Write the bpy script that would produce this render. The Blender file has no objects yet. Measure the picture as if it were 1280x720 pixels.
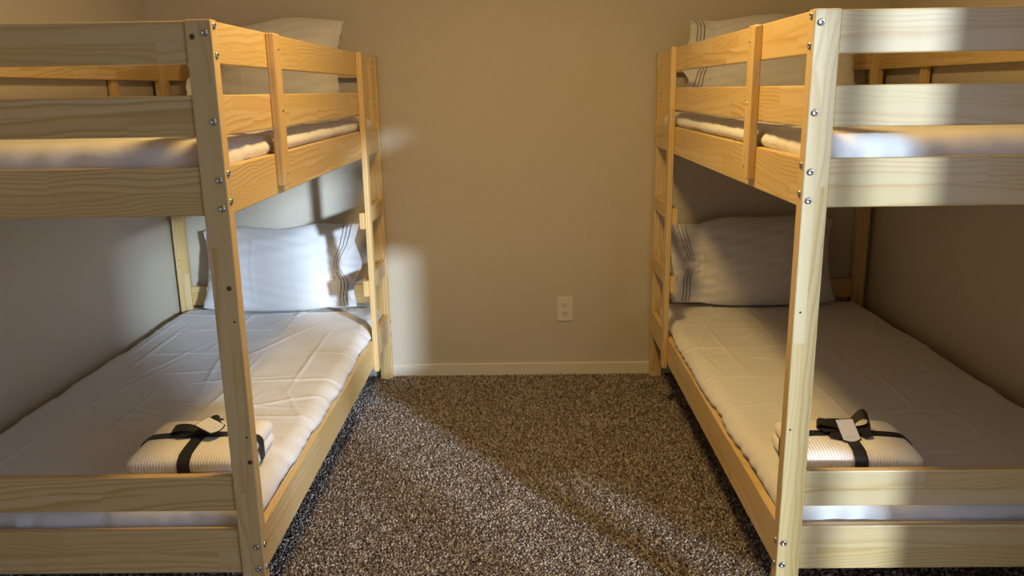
import bpy, bmesh, math, random
import numpy as np
from mathutils import Matrix, Vector

random.seed(7)
RNG = np.random.default_rng(11)
scene = bpy.context.scene
COL = scene.collection

# ------------------------------------------------------------------ camera
F_PX, CAM_H, YAW, PITCH, ROLL = 1010.16, 1.4119, -.0149, -.2404, -.0159


def cam_axis(u, v, w):
    """camera axes (right, down, forward) -> world"""
    c, s = math.cos(-ROLL), math.sin(-ROLL)
    u, v = c * u - s * v, s * u + c * v
    x, y, z = u, w, -v
    c, s = math.cos(PITCH), math.sin(PITCH)
    y, z = c * y - s * z, s * y + c * z
    c, s = math.cos(YAW), math.sin(YAW)
    x, y = c * x + s * y, -s * x + c * y
    return Vector((x, y, z))


cam_data = bpy.data.cameras.new('camera')
cam_data.sensor_width = 36.0
cam_data.lens = F_PX / 1280 * 36.0
cam_data.clip_start = 0.02
cam = bpy.data.objects.new('camera', cam_data)
COL.objects.link(cam)
r_, d_, f_ = cam_axis(1, 0, 0), cam_axis(0, 1, 0), cam_axis(0, 0, 1)
M = Matrix.Identity(4)
for i in range(3):
    M[i][0], M[i][1], M[i][2] = r_[i], -d_[i], -f_[i]
M[2][3] = CAM_H
cam.matrix_world = M
scene.camera = cam

# ------------------------------------------------------------------ sky, sun, exposure
SKY_STRENGTH = 3.9
SUN_STRENGTH = 4.6
LAMP_WATTS = 24.0
LAMP_COLOR = (1.0, .65, .225)
EXPOSURE = 0.3
SUN_DIR = Vector((-.72, 1.0, -.245))

world = bpy.data.worlds.new('world')
scene.world = world
world.use_nodes = True
bg = world.node_tree.nodes['Background']
bg.inputs[0].default_value = (.53, .68, 1.0, 1)
bg.inputs[1].default_value = SKY_STRENGTH

sun_d = bpy.data.lights.new('sun', 'SUN')
sun_d.energy = SUN_STRENGTH
sun_d.angle = math.radians(2.9)
sun_d.color = (.66, .80, 1.0)
sun = bpy.data.objects.new('sun', sun_d)
COL.objects.link(sun)
sun.rotation_euler = SUN_DIR.to_track_quat('-Z', 'Y').to_euler()
sun.location = (6, -6, 5)

vs = scene.view_settings
vs.view_transform = 'Standard'
vs.look = 'None'
vs.exposure = EXPOSURE
vs.gamma = 1.0
vs.use_curve_mapping = False
scene.cycles.max_bounces = 10
scene.cycles.diffuse_bounces = 6
scene.cycles.transparent_max_bounces = 12
scene.cycles.caustics_reflective = False
scene.cycles.caustics_refractive = False
scene.cycles.sample_clamp_indirect = 6.0

# ------------------------------------------------------------------ dimensions (metres)
XL, XR = -.6662, .6261          # aisle faces of the two beds
YN = 1.815                      # near end of the beds
BL, BW, BH = 2.06, 1.03, 1.57   # bed length, width, height
PW, PD = .058, .036             # post width / depth
RT, RI = .022, .003             # rail thickness / inset
YB = YN + BL + .016             # back wall
WXL, WXR = XL - BW - .022, XR + BW + .028
YF = -1.75                      # wall behind the camera
HC = 2.44
DOOR_Y0, DOOR_Y1, DOOR_H = -1.45, .77, 2.02
MULL_Y = .41                    # mullion between the sliding door and its narrow sidelight

# portal for the daylight in the patio door opening
pd_ = bpy.data.lights.new('door_daylight_portal', 'AREA')
pd_.shape = 'RECTANGLE'
pd_.size = DOOR_Y1 - DOOR_Y0
pd_.size_y = DOOR_H
pd_.cycles.is_portal = True
po = bpy.data.objects.new('door_daylight_portal', pd_)
COL.objects.link(po)
po.location = (WXR + .13, (DOOR_Y0 + DOOR_Y1) / 2, DOOR_H / 2)
po.rotation_euler = Vector((-1, 0, 0)).to_track_quat('-Z', 'Z').to_euler()


# ------------------------------------------------------------------ material helpers
def new_mat(name):
    m = bpy.data.materials.new(name)
    m.use_nodes = True
    nt = m.node_tree
    for n in list(nt.nodes):
        nt.nodes.remove(n)
    out = nt.nodes.new('ShaderNodeOutputMaterial')
    b = nt.nodes.new('ShaderNodeBsdfPrincipled')
    nt.links.new(b.outputs[0], out.inputs[0])
    return m, nt, b


class G:
    """tiny node-graph helper"""
    def __init__(self, nt):
        self.nt = nt

    def node(self, t, **kw):
        n = self.nt.nodes.new(t)
        for k, v in kw.items():
            setattr(n, k, v)
        return n

    def put(self, sock, v):
        if hasattr(v, 'is_output') or isinstance(v, bpy.types.NodeSocket):
            self.nt.links.new(v, sock)
        else:
            sock.default_value = v

    def math(self, op, a, b=None, c=None):
        n = self.node('ShaderNodeMath', operation=op)
        self.put(n.inputs[0], a)
        if b is not None:
            self.put(n.inputs[1], b)
        if c is not None:
            self.put(n.inputs[2], c)
        return n.outputs[0]

    def comb(self, x, y, z):
        n = self.node('ShaderNodeCombineXYZ')
        for i, v in enumerate((x, y, z)):
            self.put(n.inputs[i], v)
        return n.outputs[0]

    def sep(self, v):
        n = self.node('ShaderNodeSeparateXYZ')
        self.put(n.inputs[0], v)
        return n.outputs

    def noise(self, vec, scale, detail=2.0, rough=.5):
        n = self.node('ShaderNodeTexNoise')
        self.put(n.inputs['Vector'], vec)
        n.inputs['Scale'].default_value = scale
        n.inputs['Detail'].default_value = detail
        n.inputs['Roughness'].default_value = rough
        return n.outputs[0]

    def ramp(self, fac, stops, interp='LINEAR'):
        n = self.node('ShaderNodeValToRGB')
        n.color_ramp.interpolation = interp
        e = n.color_ramp.elements
        while len(e) < len(stops):
            e.new(.5)
        for el, (p, c) in zip(e, stops):
            el.position = p
            el.color = (*c, 1) if len(c) == 3 else c
        self.put(n.inputs[0], fac)
        return n.outputs[0]

    def mix(self, fac, a, b, mode='MIX'):
        n = self.node('ShaderNodeMix', data_type='RGBA', blend_type=mode)
        self.put(n.inputs[0], fac)
        for s, v in ((n.inputs[6], a), (n.inputs[7], b)):
            if isinstance(v, tuple):
                v = (*v[:3], 1)
            self.put(s, v)
        return n.outputs[2]

    def bump(self, height, strength, dist):
        n = self.node('ShaderNodeBump')
        n.inputs['Strength'].default_value = strength
        n.inputs['Distance'].default_value = dist
        self.put(n.inputs['Height'], height)
        return n.outputs[0]

    def obj(self):
        return self.node('ShaderNodeTexCoord').outputs['Object']


def pine(name, stave_len, stave_h, pale=0.0):
    m, nt, b = new_mat(name)
    g = G(nt)
    o = g.obj()
    x, y, z = g.sep(o)[:3]
    rnd = g.node('ShaderNodeObjectInfo').outputs['Random']
    row = g.math('FLOOR', g.math('DIVIDE', z, stave_h))
    col = g.math('FLOOR', g.math('ADD', g.math('DIVIDE', x, stave_len),
                                 g.math('ADD', g.math('MULTIPLY', row, .41), g.math('MULTIPLY', rnd, 9.0))))
    wn = g.node('ShaderNodeTexWhiteNoise', noise_dimensions='3D')
    g.put(wn.inputs['Vector'], g.comb(col, row, g.math('MULTIPLY', rnd, 91.0)))
    c1, c2, c3 = g.sep(wn.outputs['Color'])[:3]
    cellv = g.comb(g.math('MULTIPLY', c1, 40.), g.math('MULTIPLY', c2, 40.), g.math('MULTIPLY', c3, 40.))
    va = g.node('ShaderNodeVectorMath', operation='ADD')
    g.put(va.inputs[0], g.comb(g.math('MULTIPLY', x, 2.2), g.math('MULTIPLY', y, 7.), g.math('MULTIPLY', z, 7.)))
    g.put(va.inputs[1], cellv)
    ns = g.math('SUBTRACT', g.noise(va.outputs[0], 1.0, 2.0), .5)
    oy = g.math('MULTIPLY_ADD', c1, .10, .012)
    slope = g.math('MULTIPLY', g.math('SUBTRACT', c3, .5), .16)
    oz = g.math('MULTIPLY_ADD', g.math('SUBTRACT', c2, .5), .10, g.math('MULTIPLY', slope, x))
    zz = g.math('ADD', z, g.math('MULTIPLY_ADD', ns, .075, oz))
    yy = g.math('ADD', y, oy)
    r = g.math('SQRT', g.math('ADD', g.math('MULTIPLY', zz, zz), g.math('MULTIPLY', yy, yy)))
    ring = g.math('FRACT', g.math('MULTIPLY', r, 118.0))
    ring_amt = g.ramp(ring, [(0, (0, 0, 0)), (.45, (.12, .12, .12)), (.82, (1, 1, 1)), (.93, (.71, .71, .72)), (1, (0, 0, 0))])
    fib = g.noise(g.comb(g.math('MULTIPLY', x, 6.), g.math('MULTIPLY', y, 260.), g.math('MULTIPLY', z, 260.)), 1.0, 2.0)
    early = g.mix(c1, (.65, .485, .205), (.75, .59, .34))
    late = g.mix(c3, (.51, .28, .075), (.62, .385, .14))
    amt = g.math('MULTIPLY', ring_amt, g.math('MULTIPLY_ADD', c2, .55, .40))
    colr = g.mix(amt, early, late)
    colr = g.mix(g.math('MULTIPLY', g.math('SUBTRACT', fib, .42), .35), colr, (.60, .38, .13))
    # broad figure inside a board
    bn = g.noise(va.outputs[0], .6, 1.0)
    colr = g.mix(g.math('MULTIPLY', bn, .28), colr, (.62, .38, .10))
    # sparse knots
    vo = g.node('ShaderNodeTexVoronoi', feature='F1')
    g.put(vo.inputs['Vector'], g.comb(g.math('MULTIPLY', x, .55), y, z))
    vo.inputs['Scale'].default_value = 9.0
    pick = g.math('GREATER_THAN', g.sep(vo.outputs['Color'])[0], .90)
    kn = g.math('MULTIPLY', pick, g.math('LESS_THAN', vo.outputs['Distance'], .045))
    colr = g.mix(g.math('MULTIPLY', kn, .8), colr, (.16, .07, .025))
    g.put(b.inputs['Base Color'], colr)
    b.inputs['Roughness'].default_value = .42
    b.inputs['Coat Weight'].default_value = .25
    b.inputs['Coat Roughness'].default_value = .25
    g.put(b.inputs['Normal'], g.bump(g.math('ADD', ring_amt, fib), .08, .001))
    return m


def wall_mat(name, base, marks=False):
    m, nt, b = new_mat(name)
    g = G(nt)
    o = g.obj()
    n1 = g.noise(o, 95., 3., .55)
    n2 = g.noise(o, 1.6, 2.)
    c = g.mix(n2, tuple(v * .94 for v in base), tuple(min(1, v * 1.06) for v in base))
    if marks:
        # pale filler scuffs on the back wall
        vm = g.node('ShaderNodeMapping')
        g.put(vm.inputs[0], o)
        vm.inputs['Location'].default_value = (.62, 0, -1.63)
        x, y, z = g.sep(vm.outputs[0])[:3]
        d = g.math('ADD', g.math('MULTIPLY', g.math('MULTIPLY', x, x), 90.), g.math('MULTIPLY', g.math('MULTIPLY', z, z), 900.))
        near = g.math('LESS_THAN', d, 1.0)
        nm = g.math('GREATER_THAN', g.noise(o, 34., 2.), .62)
        c = g.mix(g.math('MULTIPLY', g.math('MULTIPLY', near, nm), .35), c, (.62, .55, .42))
    g.put(b.inputs['Base Color'], c)
    b.inputs['Roughness'].default_value = .75
    b.inputs['Specular IOR Level'].default_value = .25
    g.put(b.inputs['Normal'], g.bump(n1, .55, .004))
    return m


def plain(name, col, rough=.6, metal=0., noise_amt=.06, scale=20., bump=0., sheen=0.):
    m, nt, b = new_mat(name)
    g = G(nt)
    n = g.noise(g.obj(), scale, 3.)
    g.put(b.inputs['Base Color'], g.mix(n, tuple(v * (1 - noise_amt) for v in col), tuple(min(1, v * (1 + noise_amt)) for v in col)))
    b.inputs['Roughness'].default_value = rough
    b.inputs['Metallic'].default_value = metal
    b.inputs['Sheen Weight'].default_value = sheen
    if bump:
        g.put(b.inputs['Normal'], g.bump(n, bump, .002))
    return m


def cloth(name, col, weave=900., crease=True):
    m, nt, b = new_mat(name)
    g = G(nt)
    o = g.obj()
    n = g.noise(o, 5., 4., .6)
    w = g.noise(o, weave, 1.)
    cr = g.noise(o, 26., 4., .62)
    g.put(b.inputs['Base Color'], g.mix(n, tuple(v * .97 for v in col), col))
    b.inputs['Roughness'].default_value = .82
    b.inputs['Sheen Weight'].default_value = .15
    b.inputs['Specular IOR Level'].default_value = .25
    h = g.math('ADD', g.math('MULTIPLY', w, .15), cr) if crease else w
    g.put(b.inputs['Normal'], g.bump(h, .22, .006))
    return m


PINE_STAVE = pine('pine_stave_board', .33, .052)
PINE_SOLID = pine('pine_solid_board', .95, .30)
PINE_POST = pine('pine_post', .62, .20)
WALLB = wall_mat('beige_orange_peel_paint_marked', (.57, .52, .425), True)
WALL = wall_mat('beige_orange_peel_paint', (.57, .52, .425))
CEIL = wall_mat('white_ceiling_paint', (.82, .80, .75))
TRIM = plain('cream_trim_paint', (.72, .68, .58), .45, noise_amt=.03)
SHEET = cloth('white_cotton_sheet', (.74, .74, .74))
PILLOW = cloth('white_pillowcase', (.71, .71, .72))
STRIPE = plain('grey_embroidery', (.05, .05, .055), .8)
BLANKET = plain('white_ribbed_blanket', (.84, .82, .78), .95, noise_amt=.05, scale=160., bump=.5, sheen=.3)
RIBBON = plain('black_grosgrain_ribbon', (.016, .015, .018), .55, noise_amt=.2, scale=300., bump=.2)
CARD = plain('white_tag_card', (.80, .80, .82), .6, noise_amt=.02)
CARD_INK = plain('grey_tag_print', (.45, .45, .48), .7)
CARD_BACK = plain('black_tag_border', (.012, .012, .014), .6)
STEEL = plain('zinc_bolt', (.55, .56, .58), .28, 1.0, .05, 200.)
DARK = plain('dark_hole', (.03, .02, .012), .9)
PLASTIC = plain('almond_outlet_plastic', (.74, .70, .62), .35, noise_amt=.02)
PLASTIC2 = plain('almond_outlet_face', (.68, .63, .55), .35, noise_amt=.02)
DOORFRAME = plain('white_vinyl_frame', (.82, .82, .80), .4, noise_amt=.02)
CONCRETE = plain('patio_concrete', (.42, .40, .37), .9, noise_amt=.15, scale=4., bump=.3)

# glass that lets daylight through
m_, nt_, b_ = new_mat('clear_door_glass')
g_ = G(nt_)
tr = g_.node('ShaderNodeBsdfTransparent')
tr.inputs[0].default_value = (.93, .96, .95, 1)
gl = g_.node('ShaderNodeBsdfGlossy')
gl.inputs['Roughness'].default_value = .02
lw = g_.node('ShaderNodeLayerWeight')
lw.inputs[0].default_value = .5
mx = g_.node('ShaderNodeMixShader')
g_.put(mx.inputs[0], g_.math('MULTIPLY_ADD', g_.math('POWER', lw.outputs['Facing'], 5.0), .9, .05))
g_.put(mx.inputs[1], tr.outputs[0])
g_.put(mx.inputs[2], gl.outputs[0])
nt_.links.new(mx.outputs[0], [n for n in nt_.nodes if n.type == 'OUTPUT_MATERIAL'][0].inputs[0])
nt_.nodes.remove(b_)
GLASS = m_

m_, nt_, b_ = new_mat('grey_insect_screen')
g_ = G(nt_)
b_.inputs['Base Color'].default_value = (.08, .08, .085, 1)
tr = g_.node('ShaderNodeBsdfTransparent')
mx = g_.node('ShaderNodeMixShader')
mx.inputs[0].default_value = .38
g_.put(mx.inputs[1], tr.outputs[0])
g_.put(mx.inputs[2], b_.outputs[0])
nt_.links.new(mx.outputs[0], [n for n in nt_.nodes if n.type == 'OUTPUT_MATERIAL'][0].inputs[0])
SCREEN = m_

# lamp glass (gives off the warm light)
m_, nt_, b_ = new_mat('warm_lamp_glass')
b_.inputs['Base Color'].default_value = (.9, .85, .75, 1)
b_.inputs['Emission Color'].default_value = (*LAMP_COLOR, 1)
b_.inputs['Emission Strength'].default_value = 1.0
LAMPGLASS = m_

# carpet base + pile
CARPET_COLS = [(.075, .053, .040), (.16, .115, .085), (.26, .20, .155), (.39, .335, .29), (.54, .495, .45)]


def carpet_base():
    m, nt, b = new_mat('brown_frieze_carpet')
    g = G(nt)
    n = g.noise(g.obj(), 160., 2., .6)
    g.put(b.inputs['Base Color'], g.ramp(n, [(.25 + .12 * i, c) for i, c in enumerate(CARPET_COLS)]))
    b.inputs['Roughness'].default_value = 1.
    b.inputs['Specular IOR Level'].default_value = .1
    g.put(b.inputs['Normal'], g.bump(n, 1., .01))
    return m


def carpet_pile():
    m, nt, b = new_mat('brown_carpet_tufts')
    g = G(nt)
    a = g.node('ShaderNodeAttribute', attribute_name='tuft')
    g.put(b.inputs['Base Color'], a.outputs['Color'])
    b.inputs['Roughness'].default_value = 1.
    b.inputs['Specular IOR Level'].default_value = .1
    b.inputs['Sheen Weight'].default_value = .2
    return m


CARPET, PILE = carpet_base(), carpet_pile()


# ------------------------------------------------------------------ object helpers
def link(name, data, parent=None, loc=(0, 0, 0)):
    o = bpy.data.objects.new(name, data)
    COL.objects.link(o)
    o.parent = parent
    o.location = loc
    return o


def tag(o, label=None, cat=None, group=None, kind=None):
    for k, v in (('label', label), ('category', cat), ('group', group), ('kind', kind)):
        if v:
            o[k] = v
    return o


def mesh_from(name, verts, faces, mat, smooth=True):
    me = bpy.data.meshes.new(name)
    me.from_pydata([tuple(v) for v in verts], [], faces)
    me.materials.append(mat)
    if smooth:
        me.polygons.foreach_set('use_smooth', [True] * len(me.polygons))
    me.update()
    return me


def bm_mesh(name, bm, mat, smooth=False):
    me = bpy.data.meshes.new(name)
    bmesh.ops.recalc_face_normals(bm, faces=bm.faces)
    bm.to_mesh(me)
    bm.free()
    me.materials.append(mat)
    if smooth:
        me.polygons.foreach_set('use_smooth', [True] * len(me.polygons))
    return me


def add_box(bm, lo, hi):
    vs_ = [bm.verts.new((x, y, z)) for x in (lo[0], hi[0]) for y in (lo[1], hi[1]) for z in (lo[2], hi[2])]
    for f in ((0, 1, 3, 2), (4, 6, 7, 5), (0, 4, 5, 1), (2, 3, 7, 6), (0, 2, 6, 4), (1, 5, 7, 3)):
        bm.faces.new([vs_[i] for i in f])


def box_obj(name, lo, hi, mat, parent=None, bev=0.):
    bm = bmesh.new()
    c = [(a + b) / 2 for a, b in zip(lo, hi)]
    add_box(bm, [a - b for a, b in zip(lo, c)], [a - b for a, b in zip(hi, c)])
    if bev:
        bmesh.ops.bevel(bm, geom=bm.edges[:], offset=bev, segments=2, affect='EDGES', profile=.5)
    return link(name, bm_mesh(name, bm, mat), parent, c)


_boards = {}


def board(name, lo, hi, mat, parent, bev=.003):
    """a board with its local X along the grain, Y through the thickness, Z across the width"""
    lo = np.minimum(np.array(lo, float), np.array(hi, float)), np.maximum(np.array(lo, float), np.array(hi, float))
    lo, hi = lo
    size = hi - lo
    order = np.argsort(size)          # thickness, width, length
    th, wi, le = order
    key = (round(size[le], 4), round(size[th], 4), round(size[wi], 4), mat.name, bev)
    if key not in _boards:
        bm = bmesh.new()
        h = np.array([size[le], size[th], size[wi]]) / 2
        add_box(bm, -h, h)
        bmesh.ops.bevel(bm, geom=bm.edges[:], offset=bev, segments=2, affect='EDGES', profile=.5)
        _boards[key] = bm_mesh(name, bm, mat)
    o = link(name, _boards[key], parent)
    ex, ez = np.zeros(3), np.zeros(3)
    ex[le] = 1
    ez[wi] = 1
    ey = np.cross(ez, ex)
    R = Matrix(((ex[0], ey[0], ez[0]), (ex[1], ey[1], ez[1]), (ex[2], ey[2], ez[2]))).to_4x4()
    o.matrix_basis = Matrix.Translation(Vector((lo + hi) / 2)) @ R
    return o


def lathe(profile, n, mat, name):
    """revolve (radius, height) pairs about local Z"""
    verts, faces = [], []
    for r, h in profile:
        for k in range(n):
            a = 2 * math.pi * k / n
            verts.append((r * math.cos(a), r * math.sin(a), h))
    for i in range(len(profile) - 1):
        for k in range(n):
            faces.append((i * n + k, i * n + (k + 1) % n, (i + 1) * n + (k + 1) % n, (i + 1) * n + k))
    faces.append(tuple(range((len(profile) - 1) * n, len(profile) * n)))
    return mesh_from(name, verts, faces, mat, True)


BOLT = lathe([(.0078, -.001), (.0082, .0006), (.0074, .0026), (.0054, .0039), (.0040, .0042), (.0036, .0018), (.0005, .0017)], 14, STEEL, 'bolt')
SMALLBOLT = lathe([(.0042, -.001), (.0044, .0006), (.0036, .0014), (.0022, .0017), (.0019, .0006), (.0004, .0006)], 12, STEEL, 'bolt')
KNOTMAT = plain('dark_pine_knot', (.13, .055, .02), .6, noise_amt=.4, scale=250.)
KNOT = lathe([(.0062, -.001), (.0062, .0002), (.004, .0004), (.0006, .0004)], 14, KNOTMAT, 'knot')
HOLE = lathe([(.0026, -.0005), (.0026, .0004), (.0018, .0004), (.0003, .0002)], 10, DARK, 'screw_hole')


def stick_on(name, mesh, parent, p_bed, normal):
    """place a small part on a board that is a child of a bed; p_bed in bed coordinates"""
    o = link(name, mesh, parent)
    q = Vector(normal).to_track_quat('Z', 'Y').to_matrix().to_4x4()
    o.matrix_basis = parent.matrix_basis.inverted() @ (Matrix.Translation(Vector(p_bed)) @ q)
    return o


# ------------------------------------------------------------------ the room
fl = box_obj('floor', (WXL - .1, YF - .1, -.06), (WXR + .1, YB + .1, 0), CARPET)
tag(fl, 'brown speckled carpet floor of the bedroom', 'floor', kind='structure')
w = box_obj('wall_back', (WXL - .1, YB, 0), (WXR + .1, YB + .1, HC), WALLB)
tag(w, 'beige textured back wall between the bunk beds', 'wall', kind='structure')
w.data.transform(Matrix.Translation(Vector(w.location)))
w.location = (0, 0, 0)
w = box_obj('wall_left', (WXL - .1, YF, 0), (WXL, YB, HC), WALL)
tag(w, 'beige textured wall beside the left bunk bed', 'wall', kind='structure')
w = box_obj('wall_front', (WXL - .1, YF - .1, 0), (WXR + .1, YF, HC), WALL)
tag(w, 'beige wall behind the viewer', 'wall', kind='structure')
bm = bmesh.new()
add_box(bm, (WXR, DOOR_Y1, 0), (WXR + .12, YB, HC))
add_box(bm, (WXR, YF, 0), (WXR + .12, DOOR_Y0, HC))
add_box(bm, (WXR, DOOR_Y0, DOOR_H), (WXR + .12, DOOR_Y1, HC))
w = link('wall_right', bm_mesh('wall_right', bm, WALL))
tag(w, 'beige textured wall beside the right bunk bed', 'wall', kind='structure')
c = box_obj('ceiling', (WXL - .1, YF - .1, HC), (WXR + .12, YB + .1, HC + .1), CEIL)
tag(c, 'white bedroom ceiling', 'ceiling', kind='structure')
BBH = .068
for nm, lo, hi, lb in (('baseboard_back', (WXL, YB - .012, 0), (WXR, YB, BBH), 'cream painted baseboard along the back wall'),
                       ('baseboard_left', (WXL, YF, 0), (WXL + .012, YB - .012, BBH), 'cream painted baseboard along the left wall'),
                       ('baseboard_right', (WXR - .012, DOOR_Y1 + .06, 0), (WXR, YB - .012, BBH), 'cream painted baseboard along the right wall')):
    tag(box_obj(nm, lo, hi, TRIM, bev=.003), lb, 'baseboard', kind='structure')

# sliding patio door with a narrow sidelight in the right wall (behind the viewer's right shoulder)
dr = link('door_1', None, None, (WXR + .06, 0, 0))
tag(dr, 'white framed sliding glass patio door with a narrow sidelight', 'door', kind='structure')
bm = bmesh.new()
add_box(bm, (-.05, DOOR_Y0, 0), (.05, DOOR_Y0 + .03, DOOR_H))
add_box(bm, (-.05, DOOR_Y1 - .03, 0), (.05, DOOR_Y1, DOOR_H))
add_box(bm, (-.05, DOOR_Y0 + .03, DOOR_H - .03), (.05, DOOR_Y1 - .03, DOOR_H))
add_box(bm, (-.05, DOOR_Y0 + .03, 0), (.05, DOOR_Y1 - .03, .02))
link('door_frame', bm_mesh('door_frame', bm, DOORFRAME), dr)
box_obj('mullion', (-.018, MULL_Y - .012, .02), (.018, MULL_Y + .012, DOOR_H - .03), DOORFRAME, dr, .004)
ym = -.36
for nm, sx, y0, y1, st in (('sliding_panel', .02, DOOR_Y0 + .03, ym + .02, .030), ('sliding_panel', -.02, ym - .02, MULL_Y - .012, .010),
                           ('sidelight', 0., MULL_Y + .012, DOOR_Y1 - .03, .008)):
    bm = bmesh.new()
    add_box(bm, (sx - .015, y0, .02), (sx + .015, y0 + st, DOOR_H - .03))
    add_box(bm, (sx - .015, y1 - st, .02), (sx + .015, y1, DOOR_H - .03))
    add_box(bm, (sx - .015, y0 + st, .02), (sx + .015, y1 - st, .02 + st))
    add_box(bm, (sx - .015, y0 + st, DOOR_H - .03 - st), (sx + .015, y1 - st, DOOR_H - .03))
    p = link(nm, bm_mesh(nm, bm, DOORFRAME), dr)
    bm = bmesh.new()
    vv = [bm.verts.new(q) for q in ((sx, y0 + st, .02 + st), (sx, y1 - st, .02 + st), (sx, y1 - st, DOOR_H - .03 - st), (sx, y0 + st, DOOR_H - .03 - st))]
    bm.faces.new(vv)
    link('pane', bm_mesh('pane', bm, GLASS), p)
# insect screen on the outer sliding half
bm = bmesh.new()
bm.faces.new([bm.verts.new(q) for q in ((.045, DOOR_Y0 + .03, .02), (.045, ym, .02), (.045, ym, DOOR_H - .03), (.045, DOOR_Y0 + .03, DOOR_H - .03))])
link('insect_screen', bm_mesh('insect_screen', bm, SCREEN), dr)
g0 = box_obj('patio_ground', (WXR + .12, -9, -.16), (WXR + 12, 9, -.06), CONCRETE)
tag(g0, 'grey concrete patio outside the glass door', 'patio', kind='structure')

# ceiling lamp (out of frame, above the aisle): a flat round downlight
LX, LY = -.02, 2.10
lamp = link('ceiling_lamp', None, None, (LX, LY, HC))
tag(lamp, 'flat round ceiling lamp with a warm diffuser above the aisle', 'lamp')
link('base_ring', lathe([(.19, 0), (.19, -.045), (.175, -.05), (.165, -.045), (.165, -.03), (.02, -.03)], 40, DOORFRAME, 'base_ring'), lamp)
link('diffuser', lathe([(.163, -.031), (.163, -.036), (.08, -.040), (.002, -.041)], 40, LAMPGLASS, 'diffuser'), lamp)
ld = bpy.data.lights.new('lamp_bulb', 'AREA')
ld.shape = 'DISK'
ld.size = .30
ld.energy = LAMP_WATTS
ld.color = LAMP_COLOR
lo_ = bpy.data.objects.new('lamp_bulb', ld)
COL.objects.link(lo_)
lo_.parent = lamp
lo_.location = (0, 0, -.052)


# ------------------------------------------------------------------ carpet pile (stuff)
def tufts(x0, x1, y0, y1, step, rad, hgt):
    nx, ny = int((x1 - x0) / step), int((y1 - y0) / step)
    gx, gy = np.meshgrid(np.arange(nx), np.arange(ny))
    n = nx * ny
    px = x0 + (gx.ravel() + .5 + RNG.uniform(-.45, .45, n)) * step
    py = y0 + (gy.ravel() + .5 + RNG.uniform(-.45, .45, n)) * step
    return px, py


def build_pile():
    P = []
    for (x0, x1, y0, y1, st) in ((XL - .22, XR + .22, 1.60, YB - .013, .0066),
                                 (WXL + .015, XL - .21, 1.0, YB - .013, .013),
                                 (XR + .21, WXR - .015, 1.0, YB - .013, .013),
                                 (XL - .22, XR + .22, 1.0, 1.61, .010)):
        px, py = tufts(x0, x1, y0, y1, st, 0, 0)
        P.append(np.stack([px, py, np.full(px.shape, st)], 1))
    P = np.concatenate(P)
    # keep clear of the bed posts
    keep = np.ones(len(P), bool)
    for bx, s in ((XL, -1), (XR, 1)):
        for u in (0, BW - PW):
            for v in (0, BL - PD):
                xa, xb = sorted((bx + s * u, bx + s * (u + PW)))
                keep &= ~((P[:, 0] > xa - .003) & (P[:, 0] < xb + .003) & (P[:, 1] > YN + v - .003) & (P[:, 1] < YN + v + PD + .003))
    P = P[keep]
    n = len(P)
    st = P[:, 2]
    h = RNG.uniform(.008, .014, n)
    r = st * RNG.uniform(.48, .75, n)
    a0 = RNG.uniform(0, 2 * np.pi, n)
    lean_a = RNG.uniform(0, 2 * np.pi, n)
    lean = RNG.uniform(.1, .7, n) * h
    V = np.empty((n, 7, 3))
    for k in range(3):
        a = a0 + k * 2 * np.pi / 3
        V[:, k, 0] = P[:, 0] + r * .6 * np.cos(a)
        V[:, k, 1] = P[:, 1] + r * .6 * np.sin(a)
        V[:, k, 2] = -.001
        a = a + .8
        V[:, 3 + k, 0] = P[:, 0] + r * np.cos(a) + lean * .6 * np.cos(lean_a)
        V[:, 3 + k, 1] = P[:, 1] + r * np.sin(a) + lean * .6 * np.sin(lean_a)
        V[:, 3 + k, 2] = h * .7
    V[:, 6, 0] = P[:, 0] + lean * 1.3 * np.cos(lean_a)
    V[:, 6, 1] = P[:, 1] + lean * 1.3 * np.sin(lean_a)
    V[:, 6, 2] = h
    tri = np.array([(0, 1, 4), (0, 4, 3), (1, 2, 5), (1, 5, 4), (2, 0, 3), (2, 3, 5), (3, 4, 6), (4, 5, 6), (5, 3, 6)])
    F = (np.arange(n)[:, None, None] * 7 + tri[None]).reshape(-1, 3)
    me = bpy.data.meshes.new('carpet_pile')
    me.vertices.add(n * 7)
    me.vertices.foreach_set('co', V.ravel())
    me.loops.add(F.size)
    me.loops.foreach_set('vertex_index', F.ravel().astype(np.int32))
    me.polygons.add(len(F))
    me.polygons.foreach_set('loop_start', np.arange(0, F.size, 3, dtype=np.int32))
    me.update(calc_edges=True)
    me.polygons.foreach_set('use_smooth', np.ones(len(F), bool))
    cols = np.array(CARPET_COLS)
    w_ = np.array([.16, .24, .27, .20, .13])
    idx = RNG.choice(5, n, p=w_)
    c_ = cols[idx] * RNG.uniform(.85, 1.15, (n, 1))
    C = np.ones((n, 7, 4))
    C[:, :, :3] = c_[:, None, :]
    at = me.color_attributes.new('tuft', 'FLOAT_COLOR', 'POINT')
    at.data.foreach_set('color', C.ravel())
    me.materials.append(PILE)
    return tag(link('carpet_pile', me), 'brown and grey twisted pile of the bedroom carpet', 'carpet', kind='stuff')


build_pile()

# ------------------------------------------------------------------ bunk beds
RAILS = dict(top=(1.477, 1.568), mid=(1.321, 1.411), up=(1.143, 1.253), low=(.226, .345))
FOOT = (.400, .494)
FRONT_BOLT_Z = (1.542, 1.353, 1.224, 1.160, .303, .242)
SIDE_BOLT_Z = (1.557, 1.495, 1.238, 1.174, .302, .238)


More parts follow.
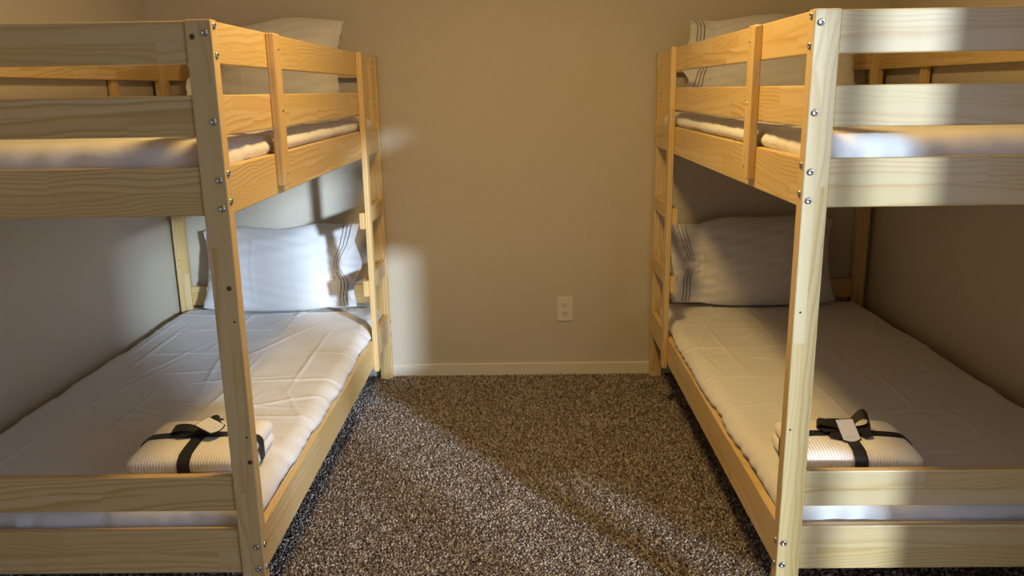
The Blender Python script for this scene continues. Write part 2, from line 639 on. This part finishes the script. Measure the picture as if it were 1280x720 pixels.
def make_bed(x0, s, label, knots):
    bed = link('bunk_bed', None, None, (x0, YN, 0))
    tag(bed, label, 'bunk bed', 'pine bunk beds')
    X = lambda u: s * u
    posts = {}
    for u in (0, BW - PW):
        for v in (0, BL - PD):
            posts[(u > 0, v > 0)] = board('post', (X(u), v, 0), (X(u + PW), v + PD, BH), PINE_POST, bed, .003)
    for wall in (0, 1):
        ui = RI if not wall else BW - RI - RT
        for k, (z0, z1) in RAILS.items():
            nm = 'guard_rail' if k in ('top', 'mid') else 'side_rail'
            v_end = 1.575 + .05 if (nm == 'guard_rail' and not wall) else BL - PD
            board(nm, (X(ui), PD, z0), (X(ui + RT), v_end, z1), PINE_STAVE, bed)
        # guard post on the outside of the rails
        v0 = .388 if not wall else BL - .388 - .056
        uo = (RI - .022, RI) if not wall else (BW - RI, BW - RI + .019)
        gp = board('guard_post', (X(uo[0]), v0, 1.166), (X(uo[1]), v0 + .056, 1.567), PINE_SOLID, bed)
        if not wall:
            for z in (1.527, 1.367, 1.200):
                stick_on('bolt', SMALLBOLT, gp, (X(uo[0]), v0 + .036, z), (-s, 0, 0))
    for v in (0, BL - PD):
        vi = .006 if v == 0 else BL - .006 - RT
        for k, (z0, z1) in RAILS.items():
            board('end_rail', (X(PW), vi, z0), (X(BW - PW), vi + RT, z1), PINE_SOLID, bed)
        board('end_rail', (X(PW), vi, FOOT[0]), (X(BW - PW), vi + RT, FOOT[1]), PINE_SOLID, bed)
    # bolts
    for wall in (False, True):
        for far in (False, True):
            p = posts[(wall, far)]
            uc = RI + RT / 2 + .001 if not wall else BW - RI - RT / 2 - .001
            vc = .017 if not far else BL - .017
            if not far:
                for z in FRONT_BOLT_Z:
                    stick_on('bolt', BOLT, p, (X(uc), 0, z), (0, -1, 0))
            else:
                for z in (1.545, 1.512, 1.385, 1.352, .63, .598):
                    stick_on('screw_hole', HOLE, p, (X(.018 if not wall else BW - .018), BL - PD, z), (0, -1, 0))
            if not wall:
                for z in SIDE_BOLT_Z:
                    stick_on('bolt', BOLT, p, (X(0), vc, z), (-s, 0, 0))
    # knots and nail holes on the near aisle post
    for u, z, msh in knots:
        stick_on('knot' if msh is KNOT else 'screw_hole', msh, posts[(False, False)], (X(u), 0, z), (0, -1, 0))
    # ladder: the far post, an outside upright and two rungs
    lv = 1.575
    lr = board('ladder_upright', (X(RI - .022), lv, .205), (X(RI), lv + .05, 1.57), PINE_SOLID, bed)
    for z in (1.525, 1.367, 1.200, .882, .588, .285):
        stick_on('bolt', SMALLBOLT, lr, (X(RI - .022), lv + .025, z), (-s, 0, 0))
    for z0, z1 in ((.553, .622), (.848, .916)):
        board('ladder_rung', (X(RI), lv - .016, z0), (X(RI + RT), BL - PD, z1), PINE_STAVE, bed)
    # slatted bases on ledger strips
    for zb in (1.163, .246):
        for ua in (RI + RT, BW - RI - RT - .02):
            board('slat_ledger', (X(ua), PD + .01, zb - .02), (X(ua + .02), BL - PD - .01, zb), PINE_SOLID, bed, .002)
        for k in range(13):
            v = .07 + k * (BL - .14 - .07) / 12
            board('slat', (X(RI + RT + .003), v, zb), (X(BW - RI - RT - .003), v + .07, zb + .016), PINE_SOLID, bed, .002)
    return bed


make_bed(XL, -1, 'pine bunk bed on the left, its end boards in shade',
         [(.0428, 1.534, KNOT), (.0178, .974, KNOT), (.0128, .893, HOLE), (.0118, .601, HOLE), (.0095, .535, KNOT)])
make_bed(XR, 1, 'pine bunk bed on the right, its end boards lit by daylight',
         [(.0149, .900, HOLE), (.0110, .607, HOLE)])


# ------------------------------------------------------------------ soft things
def sines(P, seed, n, f0, f1):
    r = np.random.default_rng(seed)
    out = np.zeros(len(P))
    for _ in range(n):
        d = r.normal(size=P.shape[1])
        d /= np.linalg.norm(d)
        f = r.uniform(f0, f1)
        out += np.sin(P @ d * f + r.uniform(0, 6.28)) / n ** .5
    return out


def rbox_grid(size, r, step):
    """subdivided box surface: verts, quads, and outward normals of the rounded box"""
    h = np.array(size) / 2
    n = [max(2, int(round(s / st))) for s, st in zip(size, step)]
    ids, V, Fq = {}, [], []

    def vid(i, j, k):
        key = (i, j, k)
        if key not in ids:
            ids[key] = len(V)
            V.append((-h[0] + size[0] * i / n[0], -h[1] + size[1] * j / n[1], -h[2] + size[2] * k / n[2]))
        return ids[key]
    for k, flip in ((0, True), (n[2], False)):
        for i in range(n[0]):
            for j in range(n[1]):
                q = [vid(i, j, k), vid(i + 1, j, k), vid(i + 1, j + 1, k), vid(i, j + 1, k)]
                Fq.append(q[::-1] if flip else q)
    for i, flip in ((0, False), (n[0], True)):
        for j in range(n[1]):
            for k in range(n[2]):
                q = [vid(i, j, k), vid(i, j, k + 1), vid(i, j + 1, k + 1), vid(i, j + 1, k)]
                Fq.append(q[::-1] if flip else q)
    for j, flip in ((0, True), (n[1], False)):
        for i in range(n[0]):
            for k in range(n[2]):
                q = [vid(i, j, k), vid(i, j, k + 1), vid(i + 1, j, k + 1), vid(i + 1, j, k)]
                Fq.append(q[::-1] if flip else q)
    V = np.array(V)
    q = np.clip(V, -(h - r), h - r)
    d = V - q
    L = np.linalg.norm(d, axis=1, keepdims=True)
    N = np.where(L > 1e-9, d / np.maximum(L, 1e-9), 0)
    return q + N * r, Fq, N


def ridge(d, w):
    return np.exp(-(d / w) ** 2)


def make_mattress(x0, s, zt, seed, fine, label):
    th = .125
    u0, u1, v0, v1 = .028, BW - .030, .045, BL - .045
    sx, sy = u1 - u0, v1 - v0
    st = (.0066, .0066, .012) if fine else (.016, .016, .010)
    V, F, N = rbox_grid((sx, sy, th), .046, st)
    P = V.copy()
    top = np.clip((N[:, 2] - .3) / .7, 0, 1)
    side = 1 - np.abs(N[:, 2])
    d = sines(P[:, :2], seed, 6, 5, 14) * .0022 + sines(P[:, :2], seed + 1, 8, 18, 40) * .0010
    # stretched folds of the fitted sheet at the edges
    edge = np.minimum(sx / 2 - np.abs(P[:, 0]), sy / 2 - np.abs(P[:, 1]))
    pk = np.exp(-edge / .10)
    along = np.where(sx / 2 - np.abs(P[:, 0]) < sy / 2 - np.abs(P[:, 1]), P[:, 1], P[:, 0])
    Q = np.stack([along, edge * .35], 1)
    d += pk * (sines(Q, seed + 2, 7, 40, 120) * .0026 + sines(Q, seed + 3, 5, 12, 30) * .0035) * (.35 + .65 * side)
    # packing creases across the top
    rr = np.random.default_rng(seed + 5)
    cre = np.zeros(len(P))
    for c in (-.33, -.11, .12, .34):
        cre += ridge(P[:, 0] - c * sx / .97 - .012 * np.sin(P[:, 1] * 3 + c * 9), .0064) * (.5 + .5 * np.sin(P[:, 1] * 6 + c * 20))
    for c in (-.72, -.40, -.08, .25, .58, .85):
        cre += ridge(P[:, 1] - c - .01 * np.sin(P[:, 0] * 4 + c * 7), .0064) * (.55 + .45 * np.sin(P[:, 0] * 7 + c * 15))
    for _ in range(26):
        a = rr.uniform(-.5, .5) * .9 + math.pi / 2 * rr.integers(0, 2)
        cx, cy = rr.uniform(-sx / 2, sx / 2), rr.uniform(-sy / 2, sy / 2)
        ln = rr.uniform(.12, .32)
        t = (P[:, 0] - cx) * math.cos(a) + (P[:, 1] - cy) * math.sin(a)
        o = -(P[:, 0] - cx) * math.sin(a) + (P[:, 1] - cy) * math.cos(a) + .05 * t * t
        cre += .8 * ridge(o, .007) * np.exp(-(t / ln) ** 2)
    d += cre * .0046 * top
    V = V + N * d[:, None]
    # bulge over the side rail on the aisle side
    ztop_rail = zt - .050 - (zt - th / 2)
    up = np.clip((V[:, 2] - ztop_rail) / .012, 0, 1)
    mid = np.clip(1.15 - (P[:, 1] / (sy / 2)) ** 2 * 1.15, 0, 1)
    ais = np.clip((-s * P[:, 0] - (sx / 2 - .10)) / .10, 0, 1) ** 2
    V[:, 0] += -s * ais * up * mid * .020
    low = V[:, 2] < ztop_rail + .002
    lim = sx / 2 + .001
    V[low, 0] = np.clip(V[low, 0], -lim, lim)
    # never through the bottom slats nor the end boards
    V[:, 2] = np.maximum(V[:, 2], -th / 2)
    V[:, 1] = np.clip(V[:, 1], -sy / 2 - .008, sy / 2 + .008)
    me = mesh_from('mattress', V, F, SHEET)
    o = link('mattress', me, None, (x0 + s * (u0 + u1) / 2, YN + (v0 + v1) / 2, zt - th / 2))
    tag(o, label, 'mattress', 'mattresses under white fitted sheets')
    return o


ZU, ZLW = 1.305, .396
make_mattress(XL, -1, ZLW, 21, True, 'lower mattress of the left bunk bed under a creased white sheet')
make_mattress(XR, 1, ZLW, 22, True, 'lower mattress of the right bunk bed under a creased white sheet')
make_mattress(XL, -1, ZU, 23, False, 'upper mattress of the left bunk bed, white sheet behind the guard rails')
make_mattress(XR, 1, ZU, 24, False, 'upper mattress of the right bunk bed, white sheet behind the guard rails')


def make_pillow(loc, lean, s, width, height, seed, label, roll=0., cuff=True, thick=.085):
    """pillow in a case; local X across the bed (open cuff at +X), Z up the pillow, -Y towards the viewer.
    s = +1 puts the cuff on +X, -1 mirrors it to -X"""
    na, nb = 90, 60
    bw = width - .13                      # stuffed part
    root = link('pillow', None, None, loc)
    root.rotation_euler = (-lean, roll, 0)
    tag(root, label, 'pillow', 'pillows in striped white cases')
    rr = np.random.default_rng(seed)
    ph = rr.uniform(0, 6.28, 6)

    def surf(A, B, back, off=0.):
        """A in 0..1 over the whole case, B in -1..1"""
        x = A * width
        ai = np.clip(2 * x / bw - 1, -1, 1)
        c = np.clip((x - bw * .90) / (width - bw * .90), 0, 1)          # 0..1 along the empty cuff
        prof = np.clip(1 - np.abs(ai) ** 2.4, 0, 1) ** .62 * np.clip(1 - np.abs(B) ** 2.2, 0, 1) ** .62
        t = thick * prof * (1 + .16 * np.sin(2.6 * B + ph[0]) * np.sin(2.0 * ai + ph[1]))
        # soft outline: sides drawn in a little, corners kept as ears
        hh = height / 2 * (1 + .05 * (1 - ai ** 2) - .05 * np.abs(ai) ** 6)
        z = B * hh
        z = z + np.where(B > 0, B ** 2, 0) * (.018 * np.sin(1.7 * ai + ph[2]) + .010 * np.sin(4.1 * ai + ph[3])) * (1 - .3 * c)
        xs = -.030 * np.clip(-ai, 0, 1) ** 4 * (B ** 2 - .9)
        pinch = np.exp(-((B - .05 + .12 * math.sin(ph[0])) / .33) ** 2)
        hem = np.clip(1 - np.abs(B) ** 5, 0, 1)
        if not back:
            y = -t - c * hem * (.040 - .052 * pinch + .012 * np.sin(7.0 * B + ph[4]))
            xe = c * (-.070 * pinch + .012 * np.sin(5.1 * B + ph[5]))
        else:
            y = t * .75 + c * hem * (.020 + .020 * np.sin(3.2 * B + ph[3]))
            xe = c * (-.010 + .022 * pinch + .014 * np.sin(4.3 * B + ph[4]))
        gather = np.exp(-((ai - 1) / .16) ** 2) * (1 - c) + .35 * c
        wr = (.0040 * gather * np.sin(30 * B + 6 * ai + ph[1]) + .0028 * np.abs(ai) ** 3 * np.sin(24 * B - 8 * ai + ph[5]) * (1 - c)
              + .0018 * np.sin(25 * A + 27 * B + ph[2]) + .0020 * np.sin(13 * A - 17 * B + ph[4]) + .0030 * np.sin(7 * A + 5 * B + ph[0])) * hem
        # packing creases
        cr = .0034 * (ridge(B - .05, .022) + ridge(ai + .12, .014) + ridge(ai - .52, .014)) * prof
        y = y + (wr + cr) * (1 if back else -1) + off * (1 if back else -1)
        X = (x + xe + xs - width / 2) * s
        return np.stack([X, y, z + height / 2], -1)

    A, B = np.meshgrid(np.linspace(0, 1, na), np.linspace(-1, 1, nb), indexing='ij')
    V, F = [], []
    for back in (False, True):
        base = len(V) * na * nb
        V.append(surf(A, B, back).reshape(-1, 3))
        for i in range(na - 1):
            for j in range(nb - 1):
                q = [base + i * nb + j, base + (i + 1) * nb + j, base + (i + 1) * nb + j + 1, base + i * nb + j + 1]
                F.append(q if (back == (s < 0)) else q[::-1])
    bm = bmesh.new()
    vv = [bm.verts.new(p) for p in np.concatenate(V)]
    for f in F:
        bm.faces.new([vv[k] for k in f])
    bmesh.ops.remove_doubles(bm, verts=bm.verts, dist=.0012)
    me = bpy.data.meshes.new('pillowcase')
    bm.to_mesh(me)
    bm.free()
    me.materials.append(PILLOW)
    me.polygons.foreach_set('use_smooth', [True] * len(me.polygons))
    case = link('pillowcase', me, root)
    # three embroidered lines around the cuff, front and back
    if cuff:
        for back in (False, True):
            for k in range(3):
                a_c = 1 - (.034 + .017 * k) / width
                Bn = np.linspace(-.97, .97, 60)
                vs2, fs2 = [], []
                for da in (-.0017, .0017):
                    An = np.full(60, a_c + da / width)
                    vs2.append(surf(An, Bn, back, .0022))
                vs2 = np.concatenate(vs2)
                for j in range(59):
                    fs2.append((j, j + 1, 60 + j + 1, 60 + j))
                link('embroidered_line', mesh_from('embroidered_line', vs2, fs2, STRIPE), case)
    return root


make_pillow((-1.160, 3.70, ZLW + .018), .27, 1, .735, .40, 3, 'white pillow on the lower left bunk, striped cuff beside the ladder', thick=.10)
make_pillow((1.085, 3.70, ZLW + .018), .27, -1, .76, .395, 8, 'white pillow on the lower right bunk, striped cuff beside the ladder', thick=.10)
make_pillow((-1.135, 3.66, ZU + .030), .30, -1, .69, .405, 5, 'white pillow on the upper left bunk rising above the guard rail', cuff=False, thick=.10)
make_pillow((1.10, 3.66, ZU + .048), .36, -1, .77, .36, 12, 'white pillow on the upper right bunk, striped cuff poking above the rail', roll=.07, thick=.10)


# ------------------------------------------------------------------ folded blankets with ribbon
def strip(name, pts, wid_dir, widths, mat, parent, th=.0012):
    """ribbon through pts (list of Vector) with a half-width per point along wid_dir"""
    pts = [Vector(p) for p in pts]
    W = wid_dir if isinstance(wid_dir, list) else [Vector(wid_dir)] * len(pts)
    V, F = [], []
    n = len(pts)
    for i, p in enumerate(pts):
        t = (pts[min(i + 1, n - 1)] - pts[max(i - 1, 0)]).normalized()
        nn = t.cross(W[i]).normalized() * th / 2
        hw = widths[i] if isinstance(widths, list) else widths
        for sg, no in ((-1, 1), (1, 1), (1, -1), (-1, -1)):
            V.append(p + W[i] * sg * hw + nn * no)
    for i in range(n - 1):
        for k in range(4):
            F.append((i * 4 + k, i * 4 + (k + 1) % 4, (i + 1) * 4 + (k + 1) % 4, (i + 1) * 4 + k))
    F.append((3, 2, 1, 0))
    F.append(tuple((n - 1) * 4 + k for k in range(4)))
    return link(name, mesh_from(name, V, F, mat, False), parent)


def smooth_path(P, n):
    """Catmull-Rom through P"""
    P = [Vector(p) for p in P]
    out = []
    for i in range(len(P) - 1):
        p0, p1, p2, p3 = P[max(i - 1, 0)], P[i], P[i + 1], P[min(i + 2, len(P) - 1)]
        for k in range(n):
            t = k / n
            out.append(.5 * (2 * p1 + (p2 - p0) * t + (2 * p0 - 5 * p1 + 4 * p2 - p3) * t * t + (3 * p1 - p0 - 3 * p2 + p3) * t ** 3))
    out.append(P[-1])
    return out


def make_bundle(loc, rot, w, d, h, label, seed, tag_rot, bow):
    root = link('folded_blanket', None, None, loc)
    root.rotation_euler = (0, 0, rot)
    tag(root, label, 'blanket', 'ribbon tied folded blankets')
    # two folded layers with ribs running front to back
    zb = 0.
    for i, (hh, sc, r) in enumerate(((h * .42, 1.0, .018), (h * .60, .985, .026))):
        V, F, N = rbox_grid((w * sc, d * sc, hh), r, (.0019, .016, .010))
        rib = np.cos(V[:, 0] * 2 * math.pi / .0078)
        amt = .0010 * np.clip(1 - np.abs(N[:, 0]) * 1.2, 0, 1)
        V = V + N * (amt * rib)[:, None]
        sag = .010 * ((V[:, 0] / (w / 2)) ** 4 + (V[:, 1] / (d / 2)) ** 4) * np.clip(V[:, 2] / (hh / 2), 0, 1) * (i == 1)
        V[:, 2] -= sag
        V = V + N * (sines(V, seed + i, 5, 12, 30) * .0016)[:, None]
        V[:, 2] = np.maximum(V[:, 2], -hh / 2)
        o = link('blanket_fold', mesh_from('blanket_fold', V, F, BLANKET), root, (0, 0, zb + hh / 2))
        zb += hh - .004
    H = zb + .004
    # ribbon bands round the bundle
    e = .0032
    rw = .017

    def loop(half):
        r = .024
        hx = half + e
        pts = []
        zt = H + e * .5
        for t in np.linspace(-hx + r, hx - r, 14):
            pts.append((t, zt - .010 * (t / half) ** 4))
        for k in range(1, 7):
            a = k / 6 * math.pi / 2
            pts.append((hx - r + r * math.sin(a), zt - .009 - r + r * math.cos(a)))
        pts.append((hx, .012))
        pts.append((hx - .004, .002))
        left = [(-a, b) for a, b in pts[13:]][::-1]
        return left[:-1] + pts
    lx = loop(w / 2)
    strip('ribbon_band', [(a, .0, b) for a, b in lx], (0, 1, 0), rw, RIBBON, root)
    ly = loop(d / 2)
    strip('ribbon_band', [(.0, a, b + .0016) for a, b in ly], (1, 0, 0), rw, RIBBON, root)
    # knot and bow
    z0 = H + .006
    V, F, N = rbox_grid((.026, .024, .016), .007, (.006, .006, .005))
    link('bow_knot', mesh_from('bow_knot', V, F, RIBBON), root, (0, 0, z0 + .004))
    for pth, wd, hw in bow['loops']:
        P = smooth_path([(x, y, z0 + z) for x, y, z in pth], 8)
        n = len(P)
        ws = [hw * (.45 + .55 * math.sin(math.pi * min(1, max(0, i / (n - 1)))) ** .6) for i in range(n)]
        strip('bow_loop', P, Vector(wd).normalized(), ws, RIBBON, root)
    for pth, wd, hw in bow['tails']:
        P = smooth_path([(x, y, z0 + z) for x, y, z in pth], 6)
        n = len(P)
        ws = [hw * (.5 + .5 * min(1, i / (n * .4))) for i in range(n)]
        strip('ribbon_tail', P, Vector(wd).normalized(), ws, RIBBON, root)
    # gift tag
    t = link('gift_tag', None, root)
    t.location, t.rotation_euler = (tag_rot[0][0], tag_rot[0][1], z0 + tag_rot[0][2]), tag_rot[1]

    def card(name, w2, h2, sag, z, mat, par):
        """rounded-bottom card in the local XY plane"""
        out = [(-w2, h2), (w2, h2), (w2, -h2 * .75)]
        for k in range(1, 8):
            a = k / 8
            out.append((w2 - 2 * w2 * a, -h2 * .75 - sag * math.sin(math.pi * a)))
        out.append((-w2, -h2 * .75))
        n = len(out)
        V = [(x, y, z) for x, y in out] + [(x, y, z + .0012) for x, y in out]
        F = [tuple(range(n)), tuple(range(2 * n - 1, n - 1, -1))] + [(i, (i + 1) % n, n + (i + 1) % n, n + i) for i in range(n)]
        return link(name, mesh_from(name, V, F, mat, False), par)
    card('tag_border', .0275, .036, .008, 0, CARD_BACK, t)
    card('tag_face', .0245, .033, .007, .0014, CARD, t)
    dot = lathe([(.0018, 0), (.0018, .0005), (.0002, .0005)], 8, CARD_INK, 'tag_dot')
    for k in (-1, 0, 1):
        link('tag_dot', dot, t, (k * .011, -.018, .0026))
    return root


bow_left = dict(
    loops=[([(0, 0, .006), (-.035, .004, .016), (-.072, .004, .014), (-.078, .002, .004), (-.04, -.004, .001), (0, 0, .002)], (0, 1, .15), .020),
           ([(0, .004, .006), (.022, .02, .026), (.044, .026, .030), (.05, .018, .016), (.024, .010, .008), (0, 0, .004)], (-.5, 1, .3), .020)],
    tails=[([(0, 0, .004), (.03, -.012, .012), (.052, -.022, .012)], (.3, 1, .2), .016),
           ([(0, 0, .004), (-.03, -.010, .004), (-.06, -.012, .002)], (0, 1, 0), .016)])
make_bundle((-.905, 2.085, ZLW + .007), .03, .325, .285, .088,
            'folded white ribbed blanket tied with black ribbon on the left lower bunk', 31,
            ((.034, -.014, .026), (math.radians(14), math.radians(-6), math.radians(62))), bow_left)

bow_right = dict(
    loops=[([(0, 0, .006), (-.03, .016, .014), (-.062, .030, .016), (-.068, .024, .006), (-.035, .008, .002), (0, 0, .002)], (.3, 1, .1), .020),
           ([(0, 0, .006), (.022, .010, .030), (.046, .014, .046), (.060, .006, .034), (.052, -.006, .012), (0, 0, .004)], (.15, 1, .35), .020)],
    tails=[([(0, 0, .004), (-.026, -.018, .004), (-.044, -.045, .001)], (1, -.5, 0), .016),
           ([(0, 0, .004), (.032, -.014, .012), (.05, -.040, .002)], (1, .5, .1), .014),
           ([(0, 0, .004), (-.036, .002, .006), (-.062, .004, .003)], (0, 1, 0), .016)])
make_bundle((.868, 2.045, ZLW + .011), -.05, .335, .255, .088,
            'folded white ribbed blanket tied with black ribbon on the right lower bunk', 41,
            ((-.006, -.034, .016), (math.radians(40), math.radians(2), math.radians(14))), bow_right)

# ------------------------------------------------------------------ wall outlet
ol = link('wall_outlet', None, None, (.204, YB, .348))
tag(ol, 'almond duplex power outlet low on the back wall', 'outlet')
box_obj('cover_plate', (-.039, -.006, -.062), (.039, 0, .062), PLASTIC, ol, .003)
for zc in (.0215, -.0215):
    V, F = [], []
    n = 28
    ring = []
    for k in range(n):
        a = 2 * math.pi * k / n
        ring.append((.0172 * math.cos(a), max(-.0135, min(.0135, .0172 * math.sin(a)))))
    for yy in (-.0062, -.0082):
        V += [(x, yy, z) for x, z in ring]
    F = [tuple(range(n)), tuple(range(2 * n - 1, n - 1, -1))] + [(k, (k + 1) % n, n + (k + 1) % n, n + k) for k in range(n)]
    rc = link('receptacle', mesh_from('receptacle', V, F, PLASTIC2, False), ol, (0, 0, zc))
    for x0, hh in ((-.0064, .0042), (.0064, .0034)):
        box_obj('slot', (x0 - .0012, -.0086, .004 - hh), (x0 + .0012, -.0080, .004 + hh), DARK, rc)
    hole = link('ground_hole', lathe([(.0024, -.0003), (.0024, .0004), (.0002, .0004)], 12, DARK, 'ground_hole'), rc, (0, -.0083, -.0066))
    hole.rotation_euler = (math.radians(90), 0, 0)
sc_ = link('cover_screw', lathe([(.003, -.001), (.003, .0006), (.001, .0012)], 12, PLASTIC2, 'cover_screw'), ol, (0, -.006, 0))
sc_.rotation_euler = (math.radians(90), 0, 0)
